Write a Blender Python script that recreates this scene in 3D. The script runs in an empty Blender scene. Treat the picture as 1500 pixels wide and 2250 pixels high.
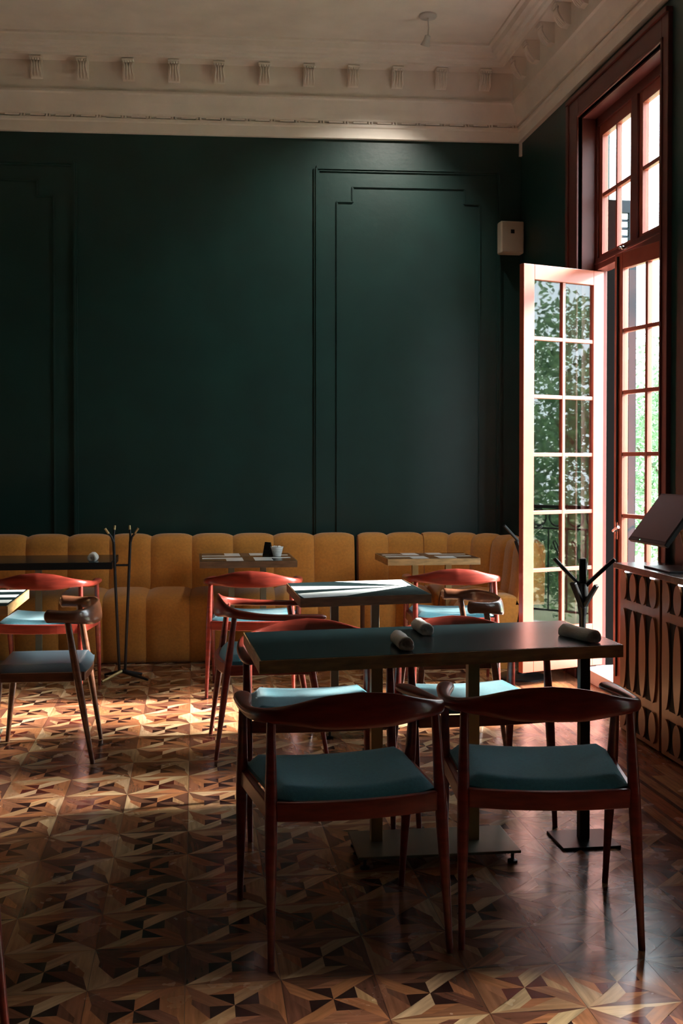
import bpy, bmesh, math, random
from mathutils import Vector, Matrix, Euler
random.seed(7)
PI = math.pi
R = math.radians
D = bpy.data
COL = bpy.context.scene.collection
SC = bpy.context.scene

# ------------------------------------------------------------------ camera, world, light, exposure
YAW, PITCH = R(7.34), R(1.1)
cam_d = D.cameras.new('camera'); cam = D.objects.new('camera', cam_d); COL.objects.link(cam)
cam.location = (0, 0, 1.42)
cam.rotation_euler = (PI/2 - PITCH, 0, -YAW)
cam_d.sensor_fit = 'AUTO'; cam_d.sensor_width = 36; cam_d.lens = 40
cam_d.shift_y = -(1125 - 1063) / 2250
cam_d.clip_start = 0.05; cam_d.clip_end = 200
SC.camera = cam
SC.view_settings.view_transform = 'Standard'; SC.view_settings.look = 'None'
SC.view_settings.gamma = 1; SC.view_settings.use_curve_mapping = False
SC.view_settings.exposure = 0.0
world = D.worlds.new('world'); SC.world = world; world.use_nodes = True
bg = world.node_tree.nodes['Background']
bg.inputs[0].default_value = (0.80, 0.91, 1.0, 1); bg.inputs[1].default_value = 13.0

def light(name, kind, loc, rot, energy, color=(1, 1, 1), **kw):
    l = D.lights.new(name, kind); l.energy = energy; l.color = color
    for k, v in kw.items(): setattr(l, k, v)
    o = D.objects.new(name, l); COL.objects.link(o); o.location = loc; o.rotation_euler = rot
    return o

def aim(o, d):
    o.rotation_euler = Vector(d).to_track_quat('-Z', 'Y').to_euler()

sun = light('sun', 'SUN', (12, 4, 8), (0, 0, 0), 72.0, (1.0, 0.92, 0.84), angle=R(14))
aim(sun, (-1.0, -0.035, -0.50))

WX = 2.51                      # inner face of the window wall
WA = R(2.4)                    # the back wall is a little out of square
def BW(u, v, z=0):             # u along the back wall from the corner, v out of the wall into the room
    return Vector((WX - u*math.cos(WA) - v*math.sin(WA)*1.0, 8.6 + u*math.sin(WA) - v*math.cos(WA), z))
WINS = [(5.87, 7.21), (4.45, 5.15), (2.45, 3.02)]
HEAD = 3.67
for i, (a, b) in enumerate(WINS):   # sky portals in the window openings
    p = light('window_portal', 'AREA', (2.9, (a+b)/2, 1.9), (0, R(90), 0), 1.0, shape='RECTANGLE', size=3.5, size_y=b-a)
    p.data.cycles.is_portal = True

# ------------------------------------------------------------------ materials
def nt(name):
    m = D.materials.new(name); m.use_nodes = True
    return m, m.node_tree, m.node_tree.nodes['Principled BSDF']

def mat(name, col, rough=.5, metal=0, noise=0.0, nscale=20, bump=0.0, bscale=60, coat=0, sheen=0, stretch=None, spec=.5, croug=.15, col2=None):
    m, t, b = nt(name)
    b.inputs['Base Color'].default_value = (*col, 1); b.inputs['Roughness'].default_value = rough
    b.inputs['Metallic'].default_value = metal; b.inputs['Specular IOR Level'].default_value = spec
    b.inputs['Coat Weight'].default_value = coat; b.inputs['Coat Roughness'].default_value = croug
    b.inputs['Sheen Weight'].default_value = sheen
    tc = t.nodes.new('ShaderNodeTexCoord'); mp = t.nodes.new('ShaderNodeMapping')
    t.links.new(tc.outputs['Object'], mp.inputs[0])
    if stretch: mp.inputs['Scale'].default_value = stretch
    if noise:
        n = t.nodes.new('ShaderNodeTexNoise'); n.inputs['Scale'].default_value = nscale; n.inputs['Detail'].default_value = 5
        t.links.new(mp.outputs[0], n.inputs['Vector'])
        r = t.nodes.new('ShaderNodeValToRGB')
        c2 = col2 or tuple(c*(1-noise) for c in col); c1 = tuple(min(1, c*(1+noise)) for c in col) if not col2 else col
        r.color_ramp.elements[0].position = .3; r.color_ramp.elements[1].position = .7
        r.color_ramp.elements[0].color = (*c2, 1); r.color_ramp.elements[1].color = (*c1, 1)
        t.links.new(n.outputs[0], r.inputs[0]); t.links.new(r.outputs[0], b.inputs['Base Color'])
    if bump:
        n = t.nodes.new('ShaderNodeTexNoise'); n.inputs['Scale'].default_value = bscale; n.inputs['Detail'].default_value = 3
        t.links.new(mp.outputs[0], n.inputs['Vector'])
        bp = t.nodes.new('ShaderNodeBump'); bp.inputs['Strength'].default_value = bump; bp.inputs['Distance'].default_value = .01
        t.links.new(n.outputs[0], bp.inputs['Height']); t.links.new(bp.outputs[0], b.inputs['Normal'])
    return m

M = {}
M['green'] = mat('green_wall_paint', (.0040, .031, .027), .44, noise=.15, nscale=3, bump=.08, bscale=25)
M['plaster'] = mat('cream_plaster', (.78, .71, .64), .75, noise=.07, nscale=4, bump=.1, bscale=30)
M['dark_room'] = mat('dark_painted_room_wall', (.005, .02, .018), .6, noise=.1, nscale=3)
M['chair'] = mat('red_brown_varnished_wood', (.20, .026, .016), .30, noise=.3, nscale=9, stretch=(1, 1, 6), coat=.35, croug=.2)
M['horn'] = mat('dark_walnut_varnished_wood', (.14, .05, .025), .28, noise=.4, nscale=9, stretch=(1, 1, 5), coat=.5, croug=.15)
M['teal'] = mat('teal_wool_upholstery', (.04, .245, .32), .85, noise=.12, nscale=120, bump=.25, bscale=400, sheen=.3)
M['leather'] = mat('dark_blue_grey_leather', (.045, .07, .09), .30, bump=.1, bscale=200)
M['mustard'] = mat('mustard_velvet', (.52, .20, .022), .8, noise=.12, nscale=60, bump=.15, bscale=200, sheen=.35)
M['redpaint'] = mat('red_brown_painted_joinery', (.33, .075, .045), .38, noise=.1, nscale=8, coat=.2)
M['darkred'] = mat('dark_red_painted_casing', (.12, .028, .022), .45, noise=.1, nscale=8)
M['blacktop'] = mat('black_laminate', (.008, .018, .021), .24, noise=.3, nscale=30, spec=.6)
M['oaktrim'] = mat('oak_table_edge', (.46, .27, .11), .45, noise=.3, nscale=12, stretch=(1, 1, 5))
M['walnutedge'] = mat('walnut_table_edge', (.17, .085, .04), .45, noise=.3, nscale=12, stretch=(1, 1, 5))
M['white_inlay'] = mat('white_marble_laminate', (.80, .84, .84), .25, noise=.07, nscale=20)
M['brass'] = mat('aged_brass_paint', (.42, .31, .14), .42, metal=.55, noise=.15, nscale=8)
M['blackmetal'] = mat('black_powder_coated_metal', (.015, .016, .018), .42, metal=.3)
M['olive'] = mat('olive_grey_steel', (.17, .17, .12), .4, metal=.3, noise=.1, nscale=5)
M['napkin'] = mat('white_cotton_napkin', (.86, .84, .80), .9, noise=.05, nscale=30, bump=.4, bscale=250)
M['china'] = mat('white_glazed_china', (.8, .8, .78), .15)
M['paper'] = mat('white_paper_sachet', (.75, .75, .70), .8)
M['beige'] = mat('beige_plastic', (.42, .37, .29), .6)
M['black'] = mat('black_plastic', (.006, .007, .008), .55, spec=.2)
M['screen'] = mat('dark_screen_glass', (.004, .007, .008), .45, spec=.2)
M['bar'] = mat('orange_brown_oak_panel', (.27, .105, .03), .38, noise=.25, nscale=8, stretch=(1, 1, .25), coat=.3)
M['barblack'] = mat('black_lacquer_recess', (.004, .004, .004), .6, spec=.1)
M['bartop'] = mat('grey_stone_counter', (.10, .10, .10), .22, noise=.3, nscale=25)
M['iron'] = mat('wrought_iron', (.02, .02, .02), .35, metal=.6)
M['stone'] = mat('pale_balcony_stone', (.66, .63, .58), .8, noise=.1, nscale=4)
M['shutter'] = mat('blue_grey_shutter_paint', (.024, .034, .044), .7, spec=.2)
M['bark'] = mat('brown_bark', (.10, .07, .045), .9, noise=.3, nscale=8)
M['lampwhite'] = mat('white_lamp_enamel', (.55, .52, .50), .4)
M['chrome'] = mat('polished_nickel', (.6, .6, .58), .2, metal=1)
M['lawn'] = mat('garden_gravel_and_grass', (.20, .24, .12), .9, noise=.3, nscale=2)
M['yellowseat'] = mat('garden_wall_paint', (.6, .55, .45), .8)

def leafmat(name, col):
    m, t, b = nt(name)
    oi = t.nodes.new('ShaderNodeNewGeometry'); r = t.nodes.new('ShaderNodeValToRGB')
    r.color_ramp.elements[0].color = tuple(c*.6 for c in col) + (1,); r.color_ramp.elements[1].color = tuple(min(1, c*1.5) for c in col) + (1,)
    t.links.new(oi.outputs['Random Per Island'], r.inputs[0]); t.links.new(r.outputs[0], b.inputs['Base Color'])
    b.inputs['Roughness'].default_value = .5
    tr = t.nodes.new('ShaderNodeBsdfTranslucent'); t.links.new(r.outputs[0], tr.inputs[0])
    mx = t.nodes.new('ShaderNodeMixShader'); mx.inputs[0].default_value = .4
    t.links.new(b.outputs[0], mx.inputs[1]); t.links.new(tr.outputs[0], mx.inputs[2])
    t.links.new(mx.outputs[0], t.nodes['Material Output'].inputs[0])
    return m
M['leaf'] = leafmat('green_leaves', (.13, .23, .11))

def glassmat():
    m = D.materials.new('clear_window_glass'); m.use_nodes = True; t = m.node_tree
    for n in list(t.nodes): t.nodes.remove(n)
    out = t.nodes.new('ShaderNodeOutputMaterial'); tr = t.nodes.new('ShaderNodeBsdfTransparent')
    tr.inputs[0].default_value = (.93, .96, .95, 1)
    gl = t.nodes.new('ShaderNodeBsdfGlossy'); gl.inputs['Roughness'].default_value = .015
    lw = t.nodes.new('ShaderNodeLayerWeight'); pw = t.nodes.new('ShaderNodeMath'); pw.operation = 'POWER'; pw.inputs[1].default_value = 5
    fr = t.nodes.new('ShaderNodeMath'); fr.operation = 'MULTIPLY_ADD'; fr.inputs[1].default_value = .96; fr.inputs[2].default_value = .04
    t.links.new(lw.outputs['Facing'], pw.inputs[0]); t.links.new(pw.outputs[0], fr.inputs[0])
    mx = t.nodes.new('ShaderNodeMixShader')
    t.links.new(fr.outputs[0], mx.inputs[0]); t.links.new(tr.outputs[0], mx.inputs[1]); t.links.new(gl.outputs[0], mx.inputs[2])
    t.links.new(mx.outputs[0], out.inputs[0]); return m
M['glass'] = glassmat()
M['stile'] = mat('shade_toned_shutter_stile', (.0022, .0016, .0014), .8, spec=.05)  # near-black because the shade on the folded shutter is put into the colour

def emit(name, col, s):
    m = D.materials.new(name); m.use_nodes = True; b = m.node_tree.nodes['Principled BSDF']
    b.inputs['Base Color'].default_value = (*col, 1); b.inputs['Emission Color'].default_value = (*col, 1); b.inputs['Emission Strength'].default_value = s
    return m
M['bulb'] = emit('lit_lamp_lens', (1, .97, .92), 8)
M['led'] = emit('lit_counter_light', (.95, .97, 1), 3)

def floormat():
    m, t, b = nt('parquet_floor')
    L = t.links.new
    ca = t.nodes.new('ShaderNodeVertexColor'); ca.layer_name = 'wood'
    tc = t.nodes.new('ShaderNodeTexCoord'); uv = t.nodes.new('ShaderNodeUVMap'); uv.uv_map = 'grain'
    mp = t.nodes.new('ShaderNodeMapping'); mp.inputs['Scale'].default_value = (6, 70, 1)
    L(uv.outputs[0], mp.inputs[0])
    n = t.nodes.new('ShaderNodeTexNoise'); n.inputs['Scale'].default_value = 1.0; n.inputs['Detail'].default_value = 4
    L(mp.outputs[0], n.inputs['Vector'])
    n2 = t.nodes.new('ShaderNodeTexNoise'); n2.inputs['Scale'].default_value = 2.2; n2.inputs['Detail'].default_value = 3
    L(tc.outputs['Object'], n2.inputs['Vector'])
    mr = t.nodes.new('ShaderNodeMapRange'); mr.inputs[1].default_value = .3; mr.inputs[2].default_value = .7; mr.inputs[3].default_value = .68; mr.inputs[4].default_value = 1.22
    L(n.outputs[0], mr.inputs[0])
    mr2 = t.nodes.new('ShaderNodeMapRange'); mr2.inputs[1].default_value = .3; mr2.inputs[2].default_value = .7; mr2.inputs[3].default_value = .85; mr2.inputs[4].default_value = 1.1
    L(n2.outputs[0], mr2.inputs[0])
    mu = t.nodes.new('ShaderNodeMath'); mu.operation = 'MULTIPLY'; L(mr.outputs[0], mu.inputs[0]); L(mr2.outputs[0], mu.inputs[1])
    vm = t.nodes.new('ShaderNodeVectorMath'); vm.operation = 'SCALE'; L(ca.outputs[0], vm.inputs[0]); L(mu.outputs[0], vm.inputs['Scale'])
    L(vm.outputs[0], b.inputs['Base Color'])
    n3 = t.nodes.new('ShaderNodeTexNoise'); n3.inputs['Scale'].default_value = 7; n3.inputs['Detail'].default_value = 4
    L(tc.outputs['Object'], n3.inputs['Vector'])
    mr3 = t.nodes.new('ShaderNodeMapRange'); mr3.inputs[1].default_value = .3; mr3.inputs[2].default_value = .7; mr3.inputs[3].default_value = .15; mr3.inputs[4].default_value = .30
    L(n3.outputs[0], mr3.inputs[0]); L(mr3.outputs[0], b.inputs['Roughness'])
    bp = t.nodes.new('ShaderNodeBump'); bp.inputs['Strength'].default_value = .12; bp.inputs['Distance'].default_value = .01
    L(n3.outputs[0], bp.inputs['Height']); L(bp.outputs[0], b.inputs['Normal'])
    return m
M['floor'] = floormat()

# ------------------------------------------------------------------ mesh helpers
class MB:
    def __init__(s): s.v = []; s.f = []; s.m = []
    def add(s, vs, fs, mi=0, mx=None):
        o = len(s.v)
        for p in vs:
            p = Vector(p)
            if mx is not None: p = mx @ p
            s.v.append(tuple(p))
        for f in fs: s.f.append([i+o for i in f]); s.m.append(mi)
        return s
    def box(s, x0, x1, y0, y1, z0, z1, mi=0, mx=None):
        vs = [(x, y, z) for z in (z0, z1) for y in (y0, y1) for x in (x0, x1)]
        return s.add(vs, [(0, 2, 3, 1), (4, 5, 7, 6), (0, 1, 5, 4), (2, 6, 7, 3), (0, 4, 6, 2), (1, 3, 7, 5)], mi, mx)
    def prism(s, poly, z0, z1, mi=0, mx=None):
        n = len(poly)
        vs = [(x, y, z0) for x, y in poly] + [(x, y, z1) for x, y in poly]
        fs = [tuple(range(n))[::-1], tuple(range(n, 2*n))] + [(i, (i+1) % n, n+(i+1) % n, n+i) for i in range(n)]
        return s.add(vs, fs, mi, mx)
    def tube(s, pts, rad, n=12, mi=0, caps=True, mx=None):
        pts = [Vector(p) for p in pts]; rad = rad if isinstance(rad, (list, tuple)) else [rad]*len(pts)
        vs = []; up = None
        for i, p in enumerate(pts):
            d = (pts[min(i+1, len(pts)-1)] - pts[max(i-1, 0)]).normalized()
            if up is None:
                up = Vector((0, 0, 1)) if abs(d.z) < .9 else Vector((1, 0, 0))
            a = d.cross(up).normalized(); up = a.cross(d).normalized()
            for k in range(n):
                t = 2*PI*k/n; vs.append(p + (a*math.cos(t) + up*math.sin(t))*rad[i])
        fs = [(i*n+k, i*n+(k+1) % n, (i+1)*n+(k+1) % n, (i+1)*n+k) for i in range(len(pts)-1) for k in range(n)]
        if caps: fs += [tuple(range(n))[::-1], tuple((len(pts)-1)*n+k for k in range(n))]
        return s.add(vs, fs, mi, mx)
    def lathe(s, prof, n=24, c=(0, 0, 0), mi=0, mx=None):
        vs = []; fs = []
        for r, z in prof:
            for k in range(n):
                t = 2*PI*k/n; vs.append((c[0]+r*math.cos(t), c[1]+r*math.sin(t), c[2]+z))
        for i in range(len(prof)-1):
            for k in range(n): fs.append((i*n+k, i*n+(k+1) % n, (i+1)*n+(k+1) % n, (i+1)*n+k))
        if prof[0][0] > 1e-5: fs.append(tuple(range(n))[::-1])
        if prof[-1][0] > 1e-5: fs.append(tuple((len(prof)-1)*n+k for k in range(n)))
        return s.add(vs, fs, mi, mx)
    def build(s, name, mats, parent=None, smooth=False, bevel=0, loc=None, seg=2):
        me = D.meshes.new(name); me.from_pydata(s.v, [], s.f)
        mats = mats if isinstance(mats, (list, tuple)) else [mats]
        for m in mats: me.materials.append(M[m] if isinstance(m, str) else m)
        if len(mats) > 1: me.polygons.foreach_set('material_index', s.m)
        bm = bmesh.new(); bm.from_mesh(me); bmesh.ops.recalc_face_normals(bm, faces=bm.faces); bm.to_mesh(me); bm.free()
        if smooth: me.polygons.foreach_set('use_smooth', [True]*len(me.polygons))
        me.update()
        o = D.objects.new(name, me); COL.objects.link(o)
        if parent: o.parent = parent
        if loc: o.location = loc
        if bevel:
            b = o.modifiers.new('bevel', 'BEVEL'); b.width = bevel; b.segments = seg; b.limit_method = 'ANGLE'; b.angle_limit = R(40)
            b.harden_normals = False
        if smooth and not bevel:
            e = o.modifiers.new('edge', 'EDGE_SPLIT'); e.split_angle = R(50)
        return o

def thing(name, label, cat, loc=(0, 0, 0), rz=0, group=None):
    o = D.objects.new(name, None); COL.objects.link(o); o.location = loc; o.rotation_euler = (0, 0, rz); o.empty_display_size = .1
    o['label'] = label; o['category'] = cat
    if group: o['group'] = group
    return o
def tag(o, label, cat, group=None):
    o['label'] = label; o['category'] = cat
    if group: o['group'] = group
    return o
def struct(o): o['kind'] = 'structure'; return o
def children(o): return [c for c in D.objects if c.parent == o]
def dup(root, loc, rz, label, group=None):
    def cp(o, par):
        c = o.copy(); COL.objects.link(c)
        if par: c.parent = par
        for ch in children(o): cp(ch, c)
        return c
    r = cp(root, None); r.location = loc; r.rotation_euler = (0, 0, rz); r['label'] = label
    if group: r['group'] = group
    return r
def smoothstep(t): return t*t*(3-2*t)
def catmull(P, n):
    out = []
    for i in range(len(P)-1):
        p0 = P[max(i-1, 0)]; p1 = P[i]; p2 = P[i+1]; p3 = P[min(i+2, len(P)-1)]
        for k in range(n):
            t = k/n
            out.append([.5*((2*b) + (-a+c)*t + (2*a-5*b+4*c-d)*t*t + (-a+3*b-3*c+d)*t**3) for a, b, c, d in zip(p0, p1, p2, p3)])
    out.append(list(P[-1])); return out

# ------------------------------------------------------------------ floor
def build_floor():
    V = []; F = []; C = []; UV = []
    T = .26; h = T/2
    cols = dict(birch=(.46, .30, .17), light=(.37, .20, .10), oran=(.30, .115, .050), mid=(.22, .088, .045), brown=(.13, .050, .030), dark=(.022, .008, .007), dred=(.075, .014, .010))
    def var(c, a=.16):
        k = 1 + random.uniform(-a, a); return (c[0]*k, c[1]*k*random.uniform(.95, 1.05), c[2]*k)
    def face(pts, col, ang=None):
        o = len(V); V.extend([(x, y, 0) for x, y in pts]); F.append(list(range(o, o+len(pts))))
        if ang is None: ang = random.choice((0, PI/2, PI/4))
        ox, oy = random.uniform(0, 9), random.uniform(0, 9)
        for x, y in pts:
            C.append((*col, 1)); UV.append((x*math.cos(ang)+y*math.sin(ang)+ox, -x*math.sin(ang)+y*math.cos(ang)+oy))
    XB = .10 + .26*6.5 + .001   # 1.79
    x0 = .10 - .26*15.5; ni = 22
    XB = x0 + ni*T
    for i in range(ni):
        for j in range(-23, 24):
            cx = x0 + (i+.5)*T; cy = 2.96 + j*T
            if cy < -3.2 or cy > 9.1: continue
            ndark = cols['dark'] if random.random() < .8 else cols['dred']
            lightc = random.choice((cols['birch'], cols['light'], cols['birch'], cols['oran']))
            for q in range(4):
                def P(x, y):
                    for _ in range(q): x, y = -y, x
                    return (cx + x*(h-.0006), cy + y*(h-.0006))
                a = q*PI/2
                face([P(0, 0), P(0, .5), P(-.52, .5)], var(ndark, .3), a+PI/4)
                kc = var(lightc, .12) if q % 2 == 0 else var(random.choice((cols['mid'], cols['brown'], cols['oran'])))
                face([P(0, 0), P(1, 1), P(.36, .86), P(0, .5)], kc, a+PI/4)
                pc = random.choice((cols['oran'], cols['mid'], cols['light'], cols['oran'], cols['brown']))
                face([P(-.52, .5), P(0, .5), P(.36, .86), P(.14, 1-.12*1.1)], var(pc), a)
                pc = random.choice((cols['oran'], cols['mid'], cols['light'], cols['birch'], cols['brown']))
                face([P(-1, 1), P(-.52, .5), P(.14, 1-.12*1.1), P(.36, .86), P(1, 1)], var(pc), a)
    # plank border along the window wall
    xs = [(XB, .022, 'dark'), (XB+.022, .05, 'light'), (XB+.072, .02, 'brown'), (XB+.092, .075, 'oran'), (XB+.167, .022, 'dark'), (XB+.189, .05, 'light')]
    x = XB
    pat = [(.022, 'dark'), (.05, 'light'), (.02, 'brown'), (.07, 'oran'), (.022, 'dark'), (.05, 'light'), (.02, 'brown')]
    for w, c in pat:
        y = -3.2
        while y < 9.1:
            l = random.uniform(.5, .9); face([(x, y), (x+w, y), (x+w, min(y+l, 9.1)-.001), (x, min(y+l, 9.1)-.001)], var(cols[c]), PI/2); y += l
        x += w
    while x < 2.62:
        y = -3.2
        while y < 9.1:
            l = random.uniform(.4, .9); face([(x, y), (x+.068, y), (x+.068, y+l-.001), (x, y+l-.001)], var(random.choice((cols['oran'], cols['mid'], cols['light']))), PI/2); y += l
        x += .069
    me = D.meshes.new('floor'); me.from_pydata(V, [], F)
    ca = me.color_attributes.new('wood', 'FLOAT_COLOR', 'POINT'); ca.data.foreach_set('color', [c for q in C for c in q])
    uv = me.uv_layers.new(name='grain')
    flat = []
    for l in me.loops: flat += UV[l.vertex_index]
    uv.data.foreach_set('uv', flat)
    me.materials.append(M['floor'])
    o = D.objects.new('floor', me); COL.objects.link(o); struct(o)
    # dark filler under the joints, part of the floor
    b = MB(); b.box(-3.95, 2.62, -3.2, 9.1, -.12, -.0012)
    s = b.build('subfloor', mat('dark_joint_filler', (.02, .012, .008), .7), o)
build_floor()

# ------------------------------------------------------------------ walls
def panel_frame(mb, x0, x1, z0, z1, w, d, y=0.0):
    # raised moulding outline lying on the plane y, standing out towards -y
    for a in ((x0, x1, z1-w, z1), (x0, x1, z0, z0+w), (x0, x0+w, z0, z1), (x1-w, x1, z0, z1)):
        mb.box(a[0], a[1], y-d, y, a[2], a[3]); mb.box(a[0]+w*.3, a[1]-w*.3, y-d*1.7, y, a[2]+w*.3, a[3]-w*.3)

wb = MB()
def bwbox(mb, u0, u1, v0, v1, z0, z1, mi=0):
    P = [BW(u, v) for u, v in ((u0, v0), (u1, v0), (u1, v1), (u0, v1))]
    mb.prism([(p.x, p.y) for p in P], z0, z1, mi)
bwbox(wb, -.6, 6.6, -.25, 0, 0, 4.7)
def strip(u0, u1, z0, z1, w, d=.014):      # moulding strip between two points on the wall face
    if abs(z1-z0) < 1e-6: bwbox(wb, min(u0, u1), max(u0, u1), 0, d, z0-w/2, z0+w/2); bwbox(wb, min(u0, u1), max(u0, u1), 0, d*1.8, z0-w/6, z0+w/6)
    else: bwbox(wb, u0-w/2, u0+w/2, 0, d, min(z0, z1), max(z0, z1)); bwbox(wb, u0-w/6, u0+w/6, 0, d*1.8, min(z0, z1), max(z0, z1))
def uX(x): return (WX-x)/math.cos(WA)
def framed(xl, xr):
    top = 3.655; bot = .25
    a, b = uX(xl), uX(xr)
    strip(a, a, bot, top, .042); strip(b, b, bot, top, .042); strip(a, b, top, top, .042); strip(a, b, bot, bot, .042)
    i, k = .155, .12
    a2, b2 = a-i, b+i
    t2 = 3.52; n = 3.405
    strip(a2, a2, bot+.15, n, .016, .008); strip(b2, b2, bot+.15, n, .016, .008)
    strip(a2, a2-k, n, n, .016, .008); strip(b2, b2+k, n, n, .016, .008)
    strip(a2-k, a2-k, n, t2, .016, .008); strip(b2+k, b2+k, n, t2, .016, .008)
    strip(a2-k, b2+k, t2, t2, .016, .008)
framed(.925, 2.34)
framed(-2.35, -.89)
struct(wb.build('wall_back', 'green'))

wr = MB()
ys = [-3.2]
for a, b in sorted(WINS): ys += [a, b]
ys += [9.0]
for i in range(0, len(ys), 2): wr.box(WX, WX+.19, ys[i], ys[i+1], 0, 4.7)
for a, b in WINS: wr.box(WX, WX+.19, a, b, HEAD, 4.7)
struct(wr.build('wall_right', 'green'))
struct(MB().box(-3.95, -3.75, -3.2, 9.2, 0, 4.7).build('wall_left', 'dark_room'))
struct(MB().box(-3.95, 2.70, -3.4, -3.2, 0, 4.7).build('wall_front', 'dark_room'))
struct(MB().box(-3.95, 2.70, -3.4, 9.3, 4.5, 4.7).build('ceiling', 'plaster'))

# cornice: profile (out from the wall, height) swept along the walls with mitres
PROF = [(0, 3.88), (.035, 3.88), (.035, 3.955), (.045, 3.965), (.045, 3.985), (.025, 3.99), (.025, 4.0), (.05, 4.005), (.05, 4.02), (.062, 4.05), (.075, 4.09), (.10, 4.14), (.115, 4.15), (.115, 4.165),
        (.10, 4.17), (.10, 4.38), (.205, 4.385), (.21, 4.40), (.24, 4.405), (.25, 4.42), (.275, 4.425), (.285, 4.44), (.315, 4.45), (.33, 4.48), (.355, 4.485), (.36, 4.52), (0, 4.52)]
def cornice(name, A, B, nA, nB, mats='plaster'):
    # A, B: wall base points; nA/nB: offset direction per unit of projection at each end (mitre)
    mb = MB(); n = len(PROF); vs = []
    for P, N in ((A, nA), (B, nB)):
        for v, z in PROF: vs.append((P[0]+N[0]*v, P[1]+N[1]*v, z))
    mb.add(vs, [(i, (i+1) % n, n+(i+1) % n, n+i) for i in range(n)] + [tuple(range(n))[::-1], tuple(range(n, 2*n))])
    return mb
c0 = BW(0, 0); c1 = BW(6.3, 0)
mitre = (-1, -(1+math.sin(WA))/math.cos(WA)*1.0)
mb = cornice('trim_1', (c0.x, c0.y), (c1.x, c1.y), mitre, (-math.sin(WA), -math.cos(WA)))
k = 0
u = .05
while u < 6.2:                                   # dentil ticks in the bead groove
    bwbox(mb, u, u+.012, .02, .052, 3.985, 4.004); bwbox(mb, u+.022, u+.034, .02, .052, 3.985, 4.004); bwbox(mb, u+.044, u+.15, .02, .045, 3.9925, 4.004); u += .185
struct(mb.build('trim_1', 'plaster'))
mb = cornice('trim_2', (c0.x, c0.y), (WX, -3.2), mitre, (-1, 0))
struct(mb.build('trim_2', 'plaster'))
struct(MB().box(WX-.02, WX, 8.575, 8.6, 3.78, 3.885).build('trim_3', 'plaster'))

# acanthus corbels
def corbel_mesh():
    mb = MB()
    w = .042
    side = [(0, .142), (.10, .142), (.105, .135), (.10, .122), (.080, .118), (.084, .09), (.070, .06), (.050, .03), (.028, .008), (0, 0)]
    mb.prism([(p[0], p[1]) for p in side], -w, w, 0, Matrix(((0, 0, 1, 0), (-1, 0, 0, 0), (0, 1, 0, 0), (0, 0, 0, 1))))
    for k in range(5):                            # little scroll beads under the cap
        x = -w + .009 + k*.018
        mb.lathe([(0, -.009), (.007, -.006), (.009, 0), (.007, .006), (0, .009)], 8, (x, -.098, .118))
    for k in range(4):                            # leaf ribs
        x = -w + .013 + k*.0215
        mb.tube([(x, -.09, .108), (x*.8, -.092, .085), (x*.9, -.08, .055), (x*1.1, -.06, .025), (x, -.035, .004)], [.005, .008, .008, .006, .003], 6)
    return mb
cm = corbel_mesh()
first = None
CG = 'acanthus corbels along the cornice'
ncb = 0
def corbel(loc, rz, label):
    global first, ncb
    if first is None:
        first = cm.build('corbel', 'plaster', smooth=True); o = first
    else:
        o = first.copy(); COL.objects.link(o)
    o.location = loc; o.rotation_euler = (0, 0, rz); tag(o, label, 'corbel', CG); ncb += 1
ordn = ['first', 'second', 'third', 'fourth', 'fifth', 'sixth', 'seventh', 'eighth', 'ninth', 'tenth', 'eleventh', 'twelfth']
for k in range(12):
    X = 2.19 - k*.333
    p = BW(uX(X), .10)
    corbel((p.x, p.y, 4.238), -WA, 'cream acanthus plaster corbel over the green back wall, %s from the window-wall corner' % ordn[k])
for k in range(8):
    y = 8.18 - k*.333
    corbel((WX-.10, y, 4.238), -PI/2, 'cream acanthus plaster corbel above the windows, %s from the room corner' % ordn[k])

struct(MB().box(WX-.022, WX, -3.2, 2.64, 0, .16).build('baseboard_right', 'green', bevel=.004))

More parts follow.
